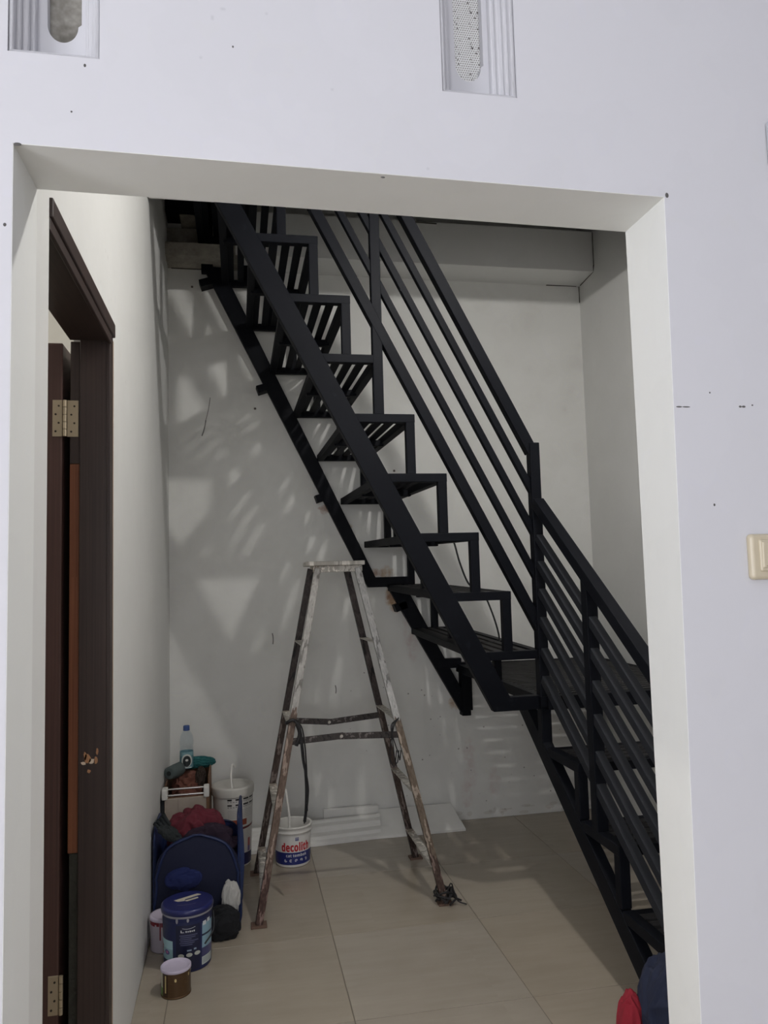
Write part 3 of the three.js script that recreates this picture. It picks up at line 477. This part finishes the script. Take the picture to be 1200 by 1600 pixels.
{ // tall pail in the corner
  const t = thing('pail', 'tall white lidded paint pail with black text lines in the corner', 'pail', [-0.045, 0, -4.05], Math.PI - 0.02);
  const rb = 0.085, rt = 0.1, h = 0.365;
  part('body', shell(rb, rt, h), white, t);
  part('lid', lathe([[0, h + 0.012], [rt - 0.02, h + 0.012], [rt - 0.016, h + 0.02], [rt + 0.002, h + 0.02], [rt + 0.006, h + 0.012], [rt + 0.006, h - 0.022], [rt, h - 0.026]], 56), phys(0xcfcdc6, 0.45), t, 'greyish white lid');
  const tex = canvasTex(1024, 512, (c, w, H) => {
    c.fillStyle = 'rgb(214,212,208)'; c.fillRect(0, 0, w, H);
    c.fillStyle = '#141416'; for (let j = 0; j < 2; j++) for (let i = 0; i < 5; i++) c.fillRect(w / 2 - 40 + i * 66, 8 + j * 40, i === 0 ? 36 : 54, 12);
    c.fillStyle = 'rgba(40,40,40,0.6)'; for (let j = 0; j < 2; j++) for (let i = 0; i < 14; i++) c.fillRect(w / 2 - 40 + i * 22, 27 + j * 40, 14, 5);
    c.fillStyle = 'rgb(150,150,150)'; for (let i = 0; i < 5; i++) c.fillRect(w / 2 - 40, 96 + i * 13, 260, 2);
    c.fillStyle = 'rgb(150,70,48)'; c.fillRect(w / 2 - 60, 170, 190, 52); c.fillStyle = 'rgb(96,26,28)'; c.beginPath(); c.ellipse(w / 2, 200, 330, 44, 0, 0, Math.PI); c.fill();
    c.fillStyle = 'rgb(214,212,208)'; c.beginPath(); c.ellipse(w / 2, 188, 340, 40, 0, 0, Math.PI); c.fill(); c.fillStyle = 'rgb(150,70,48)'; c.fillRect(w / 2 - 60, 166, 190, 44);
    c.fillStyle = 'rgb(176,92,92)'; c.fillRect(w / 2 + 150, 320, 34, 60); c.fillStyle = 'rgb(120,100,150)'; c.fillRect(w / 2 + 150, 380, 34, 40);
    c.fillStyle = 'rgb(30,32,84)'; c.beginPath(); c.moveTo(0, 446); c.quadraticCurveTo(w / 2, 400, w, 446); c.lineTo(w, H); c.lineTo(0, H); c.fill();
  });
  part('label_wrap', wrap(rb, rt, h, 0.01, 0.339), plastic(tex), t, 'printed wrap with black text lines');
  part('handle', tube([[0.0, 0.372, -0.085], [0.004, 0.41, -0.075], [0.006, 0.45, -0.05], [0.0, 0.485, -0.03], [-0.012, 0.47, -0.015]], 0.0055, 24, 8), white, t, 'white plastic handle standing up');
}
{ // blue lidded bucket
  const t = thing('bucket', 'navy blue lidded paint bucket with a torn paper sticker on its lid', 'bucket', [-0.205, 0, -3.07], Math.PI - 0.02);
  const rb = 0.085, rt = 0.09, h = 0.205;
  part('body', shell(rb, rt, h), phys(0x1b2452, 0.4), t);
  const tex = canvasTex(2048, 1024, (c, w, H) => {
    c.fillStyle = 'rgb(27,36,82)'; c.fillRect(0, 0, w, H); const cx = w / 2;
    c.fillStyle = 'rgb(20,26,58)'; c.fillRect(cx - 130, 60, 330, 960);
    c.fillStyle = 'rgb(150,190,200)'; c.fillRect(cx - 520, 400, 340, 420); c.fillStyle = 'rgb(176,214,222)'; c.fillRect(cx - 520, 400, 340, 180);
    c.fillStyle = 'rgb(150,52,66)'; for (let i = 0; i < 9; i++) { c.beginPath(); c.arc(cx - 480 + (i * 37 % 90), 500 + i * 30, 26, 0, 6.3); c.fill(); }
    c.fillStyle = 'rgb(96,80,150)'; c.beginPath(); c.arc(cx - 290, 660, 52, 0, 6.3); c.fill(); c.fillStyle = 'rgb(190,110,150)'; c.beginPath(); c.arc(cx - 290, 660, 24, 0, 6.3); c.fill();
    c.fillStyle = 'rgb(225,228,230)'; c.fillRect(cx - 62, 160, 14, 52); c.fillRect(cx - 62, 198, 46, 14); for (let i = 0; i < 5; i++) c.fillRect(cx + 2 + i * 26, 176 + (i % 2) * 6, 17, 34 - (i % 2) * 8); c.strokeStyle = 'rgb(225,228,230)'; c.lineWidth = 8; c.beginPath(); c.moveTo(cx - 40, 120); c.quadraticCurveTo(cx + 40, 160, cx + 130, 110); c.stroke();
    c.fillStyle = 'rgb(88,92,124)'; for (let j = 0; j < 6; j++) c.fillRect(cx - 80 + (j % 2) * 12, 262 + j * 40, 240 - (j % 3) * 40, 22);
    c.fillStyle = 'rgb(196,200,190)'; for (let i = 0; i < 3; i++) { c.beginPath(); c.arc(cx - 60 + i * 110, 700 - i * 10, 42, 0, 6.3); c.fill(); } c.fillRect(cx - 96, 730, 70, 50);
    c.fillStyle = 'rgb(150,170,190)'; c.fillRect(cx + 20, 580, 60, 30); c.fillRect(cx + 110, 560, 36, 36);
    c.fillStyle = 'rgb(142,178,196)'; c.fillRect(cx + 230, 100, 240, 520); c.fillStyle = 'rgb(20,26,58)'; c.fillRect(cx + 230, 330, 240, 40); c.fillStyle = 'rgb(216,220,222)'; c.fillRect(cx + 240, 60, 60, 90); c.fillRect(cx + 320, 40, 60, 80); c.fillStyle = 'rgb(74,76,120)'; c.fillRect(cx + 230, 620, 240, 180); c.fillStyle = 'rgb(196,206,202)'; c.fillRect(cx + 230, 810, 220, 170);
    c.fillStyle = 'rgb(190,196,200)'; for (let j = 0; j < 6; j++) { c.fillStyle = 'rgb(120,132,140)'; c.fillRect(cx + 246, 832 + j * 22, 180, 8); }
    c.fillStyle = 'rgb(200,204,210)'; c.fillRect(cx - 20, 968, 90, 30);
  });
  part('label_wrap', wrap(rb, rt, h, 0.008, 0.178), plastic(tex), t, 'printed wrap with pictures and white marks');
  const lidTex = canvasTex(512, 512, (c, w) => { c.fillStyle = 'rgb(26,32,92)'; c.fillRect(0, 0, w, w); c.save(); c.translate(w / 2, w / 2); c.rotate(Math.PI); c.scale(1.25, 1.25); c.translate(-w / 2, -w / 2); c.rotate(-0.02); c.fillStyle = 'rgb(206,198,178)'; c.beginPath(); c.moveTo(130, 240); c.lineTo(330, 130); c.lineTo(368, 158); c.lineTo(232, 236); c.lineTo(224, 272); c.lineTo(168, 276); c.closePath(); c.fill(); c.beginPath(); c.moveTo(222, 262); c.lineTo(338, 206); c.lineTo(346, 232); c.lineTo(250, 286); c.closePath(); c.fill(); c.strokeStyle = 'rgb(170,160,150)'; c.lineWidth = 4; c.beginPath(); c.moveTo(170, 350); c.quadraticCurveTo(230, 372, 330, 340); c.stroke(); c.restore(); });
  const top = new THREE.CircleGeometry(rt - 0.004, 56); top.rotateX(-Math.PI / 2); top.translate(0, h + 0.0165, 0);
  const lid = part('lid', lathe([[0, h + 0.016], [rt - 0.004, h + 0.016], [rt + 0.004, h + 0.012], [rt + 0.0055, h + 0.006], [rt + 0.0055, h - 0.004], [rt, h - 0.006]], 56), phys(0x1a2260, 0.35, { clearcoat: 0.3 }), t, 'navy lid');
  part('lid_face', top, plastic(lidTex, 0.35), lid);
  part('paint_drips', [lathe([[rt + 0.0025, h - 0.006], [rt + 0.004, h - 0.0105], [rt + 0.001, h - 0.014]], 56), ...[-0.34, 0.1].map((a, i) => { const g = new THREE.SphereGeometry(0.006, 10, 8); g.scale(0.8, 1.8 - i * 0.6, 0.3); g.translate(0, h - 0.02, rt + 0.0005); g.rotateY(Math.PI + a); return g; })], phys(0x9a9aa2, 0.5), t, 'pale paint run along the rim');
  part('handle', tube([[-0.094, 0.175, 0], [-0.097, 0.13, -0.05], [-0.07, 0.10, -0.09].map(v => v * 0.98)], 0.003, 24, 6), std(0x14161c, 0.5), t);
}
{ // small tin
  const t = thing('paint_tin', 'small brown paint tin with a lilac-white lid standing before the navy bucket', 'tin', [-0.231, 0, -2.865], Math.PI);
  const r = 0.0495, h = 0.088;
  const tex = canvasTex(1024, 256, (c, w, H) => { c.fillStyle = 'rgb(88,66,44)'; c.fillRect(0, 0, w, H); c.fillStyle = 'rgb(62,40,30)'; c.fillRect(0, 170, w, 86); c.fillStyle = 'rgb(60,40,28)'; c.fillRect(360, 0, 70, H); for (let i = 0; i < 400; i++) { c.fillStyle = `rgba(${rnd() < 0.5 ? '140,110,70' : '60,42,26'},0.18)`; c.fillRect(rnd() * w, rnd() * H, 12 + rnd() * 40, 3); } c.fillStyle = 'rgb(196,196,180)'; c.fillRect(250, 0, 100, 110); c.fillStyle = 'rgb(96,140,60)'; c.fillRect(250, 110, 100, 56); c.fillStyle = 'rgb(214,196,140)'; c.fillRect(390, 20, 18, 120); c.beginPath(); c.arc(520, 50, 12, 0, 6.3); c.fill(); c.beginPath(); c.arc(690, 36, 12, 0, 6.3); c.fill(); });
  part('body', lathe([[r - 0.002, 0.001], [r, 0.004], [r, h * 0.5], [r, h - 0.004]], 48), std(0xffffff, 0.35, { map: tex, metalness: 0.35 }), t);
  part('base', lathe([[0, 0], [r + 0.0015, 0], [r + 0.0015, 0.004], [r - 0.001, 0.006]], 48), std(0x6b5238, 0.4, { metalness: 0.6 }), t);
  part('lid', lathe([[0, h - 0.006], [r - 0.012, h - 0.006], [r - 0.009, h - 0.001], [r - 0.004, h - 0.001], [r - 0.002, h + 0.003], [r + 0.002, h + 0.002], [r + 0.0022, h - 0.006], [r, h - 0.008]], 48), phys(0xcdc4d8, 0.4), t, 'lilac-white lid');
}
{ // white can with red drips
  const t = thing('paint_can', 'white paint can with red paint runs squeezed between the wall and navy bucket', 'can', [-0.296, 0, -3.215]);
  const r = 0.058, h = 0.118;
  part('body', lathe([[0, 0], [r, 0], [r, 0.004], [r - 0.001, h * 0.5], [r, h]], 44), std(0xbcb4be, 0.45), t);
  part('lid', lathe([[0, h + 0.002], [r - 0.012, h + 0.002], [r - 0.008, h + 0.008], [r + 0.003, h + 0.006], [r + 0.003, h - 0.004], [r, h - 0.006]], 44), phys(0xcfc6d6, 0.4), t);
  const d = []; for (let i = 0; i < 16; i++) { const a = -1.3 + i * 0.17, L = 0.001 + 0.012 * rnd() + (i === 6 ? 0.05 : i === 9 ? 0.075 : 0), wd = i === 6 || i === 9 ? 0.005 : 0.0115; const g = new RoundedBoxGeometry(wd, L + 0.010, 0.003, 2, 0.0014); g.translate(0, h - 0.006 - L / 2, r + 0.0004); g.rotateY(a); d.push(g); }
  part('paint_run', d, phys(0x7d1f2c, 0.35), t, 'dark red paint run');
}

// ---------------------------------------------------------------- heap in the corner: hamper, cloths, box, bottle
const cloth = (c, r = 0.95) => phys(c, r, { sheen: 0.25, sheenRoughness: 0.8, bumpMap: scaled(dataTex(128, (u, v) => { const k = 128 + 60 * Math.sin(u * 6.283 * 32) * Math.sin(v * 6.283 * 32); return [k, k, k]; }, true), 6), bumpScale: 0.0008 });
function rag([x, y, z], [rx, ry, rz], f = 2.2, amp = 0.35, sd = 0, flat = null) {
  const g = new THREE.IcosahedronGeometry(1, 26), p = g.attributes.position;
  for (let i = 0; i < p.count; i++) {
    const q = V(p.getX(i), p.getY(i), p.getZ(i)).normalize();
    const wx = fbm(q.x * f * 0.7 + sd, q.y * f * 0.7, q.z * f * 0.7, 3) * 2.4, ridge = 1 - Math.abs(2 * fbm(q.x * f + wx + sd * 3.1, q.y * f * 0.8 + wx, q.z * f + 4, 3) - 1) * 2.0, fine = 1 - Math.abs(2 * noise3(q.x * f * 2.6 + wx * 2, q.y * f * 2.2, q.z * f * 2.6 + sd) - 1);
    const k = 0.82 + amp * (ridge - 0.35) + amp * 0.22 * (fine - 0.5);
    let Y = y + q.y * ry * k; if (flat !== null && Y < flat) Y = flat + (Y - flat) * 0.04;
    p.setXYZ(i, x + q.x * rx * k, Y, z + q.z * rz * k);
  }
  const m = g; m.computeVertexNormals();
  // smooth the shared corners
  const n = m.attributes.normal, map = new Map(), P = m.attributes.position;
  const key = i => `${P.getX(i).toFixed(5)},${P.getY(i).toFixed(5)},${P.getZ(i).toFixed(5)}`;
  for (let i = 0; i < P.count; i++) { const k = key(i), v = map.get(k) ?? V(0, 0, 0); v.x += n.getX(i); v.y += n.getY(i); v.z += n.getZ(i); map.set(k, v); }
  for (let i = 0; i < P.count; i++) { const v = map.get(key(i)).clone().normalize(); n.setXYZ(i, v.x, v.y, v.z); }
  return m;
}
{
  const t = thing('laundry_hamper', 'dark blue pop-up mesh hamper with wire loops stuffed with clothes', 'hamper');
  const net = cloth(0x1b2a5c, 0.8), netDark = cloth(0x10162e, 0.85), wireB = std(0x16264f, 0.5);
  const x0 = -0.352, x1 = -0.005, z0 = -3.335, z1 = -3.63;
  // panel: a rounded-top sheet that bulges; corners a (left), b (right) on the floor
  const panel = (a, b, h, bulge, r = 0.10, mat = net, name = 'panel') => {
    const L = Math.hypot(b[0] - a[0], b[1] - a[1]), ux = (b[0] - a[0]) / L, uz = (b[1] - a[1]) / L, N = 28, G = [];
    const loop = []; const pt = (s, y) => { const k = bulge * Math.sin(Math.PI * clampv(s / L, 0, 1)) * Math.sin(Math.PI * clampv(y / h, 0.02, 0.98)); return [a[0] + ux * s - uz * k, y, a[1] + uz * s + ux * k]; };
    const topAt = s => { const e = Math.min(s, L - s); return e < r ? h - r + Math.sqrt(Math.max(0, r * r - (r - e) * (r - e))) : h; };
    const g = new THREE.PlaneGeometry(1, 1, N, N), p = g.attributes.position;
    for (let i = 0; i < p.count; i++) { const u = p.getX(i) + 0.5, v = p.getY(i) + 0.5, s = u * L, q = pt(s, 0.004 + v * (topAt(s) - 0.004)); p.setXYZ(i, ...q); }
    const back = g.clone(); { const q = back.attributes.position; for (let i = 0; i < q.count; i++) q.setXYZ(i, q.getX(i) + uz * 0.003, q.getY(i), q.getZ(i) - ux * 0.003); const ix = back.index.array; for (let i = 0; i < ix.length; i += 3) { const w = ix[i]; ix[i] = ix[i + 1]; ix[i + 1] = w; } }
    g.computeVertexNormals(); back.computeVertexNormals();
    const pn = part(name, [g, back], mat, t);
    for (const [s, y] of [[0.01, 0.012], [0.01, h * 0.5], [0.01, h - r], [r * 0.35, h - r * 0.3], [r, h], [L / 2, h], [L - r, h], [L - r * 0.35, h - r * 0.3], [L - 0.01, h - r], [L - 0.01, h * 0.5], [L - 0.01, 0.012], [L / 2, 0.01]]) loop.push(pt(s, y));
    part('wire_loop', tube(loop, 0.0055, 110, 8, true), wireB, pn);
  };
  panel([x0, z1], [x0, z0], 0.40, 0.010, 0.06);
  panel([x1, z1], [x0, z1], 0.335, 0.006, 0.08);
  panel([x1 - 0.012, z0 + 0.012], [x1, z1], 0.445, 0.018, 0.05, cloth(0x1d3a78, 0.75));
  panel([x0, z0], [x1 - 0.006, z0 + 0.012], 0.372, 0.03, 0.15, cloth(0x111732, 0.85));
  part('base_sheet', [rbox(x0 + 0.004, x1 - 0.004, 0, 0.006, z1 + 0.004, z0 + 0.02, 0.002)], netDark, t);
  solo('garment', rag([-0.195, 0.34, -3.47], [0.125, 0.115, 0.115], 1.25, 0.28, 1.7), cloth(0x5f1f2c), 'crumpled maroon red garment heaped on top of the hamper', 'garment', 'clothes in the hamper');
  solo('garment', rag([-0.135, 0.30, -3.375], [0.13, 0.105, 0.05], 1.3, 0.26, 8.2), cloth(0x241526), 'dark purple garment slumping over the front edge of the hamper', 'garment', 'clothes in the hamper');
  solo('garment', rag([-0.22, 0.13, -3.50], [0.11, 0.115, 0.10], 1.4, 0.25, 5.1), cloth(0x141a36), 'navy garment low inside the hamper on the left', 'garment', 'clothes in the hamper');
  solo('garment', rag([-0.235, 0.215, -3.305], [0.08, 0.05, 0.022], 1.1, 0.2, 4.9), cloth(0x1a2558), 'bright blue cloth bulging from the middle of the hamper front', 'garment', 'clothes in the hamper');
  solo('mesh_sack', rag([-0.048, 0.125, -3.285], [0.04, 0.085, 0.03], 1.3, 0.22, 3.3, 0.006), cloth(0xb9b8b4), 'small white net sack at the right front corner of the hamper', 'sack');
  solo('rag', rag([-0.085, 0.05, -3.235], [0.08, 0.075, 0.045], 1.2, 0.3, 6.6, 0.001), cloth(0x17181c), 'black rag on the floor in front of the hamper', 'rag');
  // dark glove hanging over the left edge
  const gm = cloth(0x23282a, 0.85), palm = rag([0, 0, 0], [0.062, 0.03, 0.022], 1.5, 0.2, 2.2); palm.rotateZ(-0.62); palm.translate(-0.292, 0.385, -3.345);
  const gl = [palm]; for (let i = 0; i < 4; i++) gl.push(tube([[-0.315 + i * 0.008, 0.395 + i * 0.008, -3.345], [-0.338 + i * 0.011, 0.418 + i * 0.008, -3.342], [-0.352 + i * 0.012, 0.432 + i * 0.011, -3.338]], 0.0075, 12, 8));
  solo('glove', merge(gl), gm, 'dark grey work glove lying over the left rim of the hamper', 'glove');
}
{ // box behind the hamper
  const t = thing('cardboard_box', 'open brown cardboard box in the corner behind the hamper', 'box');
  const kraft = std(0xffffff, 0.85, { map: scaled(dataTex(256, (u, v) => { const n = (tfbm(u, v, 20, 4) - 0.5) * 26 + 6 * Math.sin(u * 6.283 * 30); return [128 + n, 96 + n, 74 + n * 0.8]; }), 3) });
  const x0 = -0.362, x1 = -0.155, z0 = -3.90, z1 = -4.22, h = 0.44;
  part('side', uvWorld(rbox(x0, x1, 0, h - 0.06, z0 - 0.005, z0, 0.001)), kraft, t); part('side', uvWorld(rbox(x0, x1, 0, h, z1, z1 + 0.005, 0.001)), kraft, t);
  part('side', uvWorld(rbox(x0, x0 + 0.005, 0, h, z1 + 0.005, z0 - 0.005, 0.001)), kraft, t); part('side', uvWorld(rbox(x1 - 0.005, x1, 0, h + 0.03, z1 + 0.005, z0 - 0.005, 0.001)), kraft, t);
  part('bottom', uvWorld(rbox(x0 + 0.005, x1 - 0.005, 0, 0.006, z1 + 0.005, z0 - 0.005, 0.001)), kraft, t);
  solo('rag', rag([-0.26, 0.375, -4.05], [0.085, 0.085, 0.13], 1.5, 0.3, 4.4), cloth(0x70463a), 'rust orange cloth stuffed in the cardboard box', 'rag');
  solo('rag', rag([-0.20, 0.43, -4.02], [0.028, 0.06, 0.05], 2.0, 0.3, 7.7), cloth(0x3a2f28), 'dark brown bundle standing between bottle and box edge', 'rag');
  const teal = solo('cloth_roll', rag([-0.225, 0.48, -4.15], [0.10, 0.032, 0.04], 2.4, 0.25, 9.3), cloth(0x1d5f60, 0.8), 'teal plastic bag lying across the top of the box behind the bottle', 'bag');
  // grey roll
  const gr = thing('fabric_roll', 'grey rolled up cloth on the left of the water bottle', 'roll', [-0.325, 0.475, -4.02], -0.5);
  const c = lathe([[0, -0.05], [0.012, -0.05], [0.014, -0.047], [0.026, -0.05], [0.031, -0.046], [0.034, 0], [0.031, 0.046], [0.026, 0.05], [0, 0.05]], 32); c.rotateX(Math.PI / 2); part('sheet', warp(c, (x, y, z) => { const k = 1 + 0.06 * Math.sin(z * 90 + x * 40); return [x * k, y * k, z]; }), cloth(0x55605f), gr);
  const co = new THREE.CylinderGeometry(0.011, 0.011, 0.004, 20); co.rotateX(Math.PI / 2); co.translate(0, 0, 0.051); part('core', co, cloth(0x2c3231), gr);
}
{ // bottle
  const t = thing('water_bottle', 'clear plastic water bottle with a blue cap standing on the box', 'bottle', [-0.272, 0.463, -4.085], 0.1);
  const pl = phys(0xf4f8fa, 0.06, { transmission: 1, thickness: 0, ior: 1.45, side: THREE.DoubleSide });
  part('body', lathe([[0, 0], [0.028, 0], [0.033, 0.006], [0.033, 0.03], [0.0315, 0.034], [0.033, 0.04], [0.033, 0.098], [0.0325, 0.112], [0.030, 0.116], [0.0335, 0.125], [0.034, 0.142], [0.030, 0.168], [0.021, 0.186], [0.0135, 0.194], [0.0135, 0.2]], 40), pl, t);
  part('cap', lathe([[0.0125, 0.194], [0.016, 0.194], [0.016, 0.196], [0.0155, 0.2165], [0.013, 0.2185], [0, 0.2185]], 32), phys(0x3c568f, 0.4), t, 'blue screw cap');
  const lt = canvasTex(512, 256, (c, w, h) => { c.fillStyle = 'rgb(96,140,150)'; c.fillRect(0, 0, w, h); c.fillStyle = 'rgb(130,170,178)'; c.fillRect(0, 0, w, 60); c.fillStyle = 'rgb(214,214,206)'; c.beginPath(); c.ellipse(w / 2, 130, 70, 100, 0, 0, 6.3); c.fill(); c.fillStyle = 'rgb(34,42,44)'; c.beginPath(); c.ellipse(w / 2, 140, 50, 86, 0, 0, 6.3); c.fill(); c.fillStyle = 'rgb(220,220,214)'; c.beginPath(); c.arc(w / 2, 120, 18, 0, 6.3); c.fill(); c.fillRect(w / 2 - 60, 236, 120, 12); });
  const lab = lathe([[0.0336, 0.012], [0.0338, 0.05], [0.0336, 0.092]], 40); lab.rotateY(Math.PI); part('label', lab, std(0xffffff, 0.5, { map: lt }), t, 'teal paper label');
}
{ // panel with the chrome rail
  const t = thing('rail_panel', 'beige panel with a thin chrome rail between white end caps behind the hamper', 'panel', [-0.262, 0, -3.78], 0.02);
  const be = std(0xffffff, 0.8, { map: scaled(dataTex(128, (u, v) => { const n = (tfbm(u, v, 8, 3) - 0.5) * 22; return [172 + n, 160 + n, 148 + n]; }), 3) });
  part('board', uvWorld(rbox(-0.09, 0.098, 0, 0.408, -0.006, 0.006, 0.003)), be, t);
  part('board', uvWorld(rbox(-0.03, -0.0285, 0.02, 0.406, 0.006, 0.0072, 0.0003)), std(0x8d8378, 0.8), t);
  const rod = new THREE.CylinderGeometry(0.0045, 0.0045, 0.20, 16); rod.rotateZ(Math.PI / 2); rod.translate(0, 0.422, 0.004); const rod2 = rod.clone(); rod2.translate(0, 0.02, -0.03);
  part('rail', [rod, rod2], std(0xc9c6c2, 0.18, { metalness: 0.95 }), t, 'chrome rail');
  for (const x of [-0.088, 0.1]) part('end_cap', [rbox(x - 0.014, x + 0.012, 0.403, 0.452, -0.045, 0.014, 0.006, 3)], std(0xd9d7d2, 0.5), t, 'white plastic end cap');
  for (const x of [-0.099]) part('leg', [rbox(x - 0.008, x + 0.008, 0, 0.406, -0.04, 0.0, 0.003)], std(0x1e2226, 0.6), t, 'dark grey side leg');
}
// cloths at the foot of the stairs, just inside the right jamb
solo('garment', rag([1.205, 0.15, -2.08], [0.115, 0.185, 0.13], 1.5, 0.26, 2.9, 0.004), cloth(0x20263c), 'dark navy cloth heaped at the foot of the stairs beside the right jamb', 'garment');
solo('garment', rag([1.085, 0.08, -2.14], [0.046, 0.14, 0.055], 1.0, 0.18, 5.9, 0.004), cloth(0x8f1f2e), 'bright red cloth on the floor beside the dark navy heap', 'garment');

renderer.render(scene, camera);
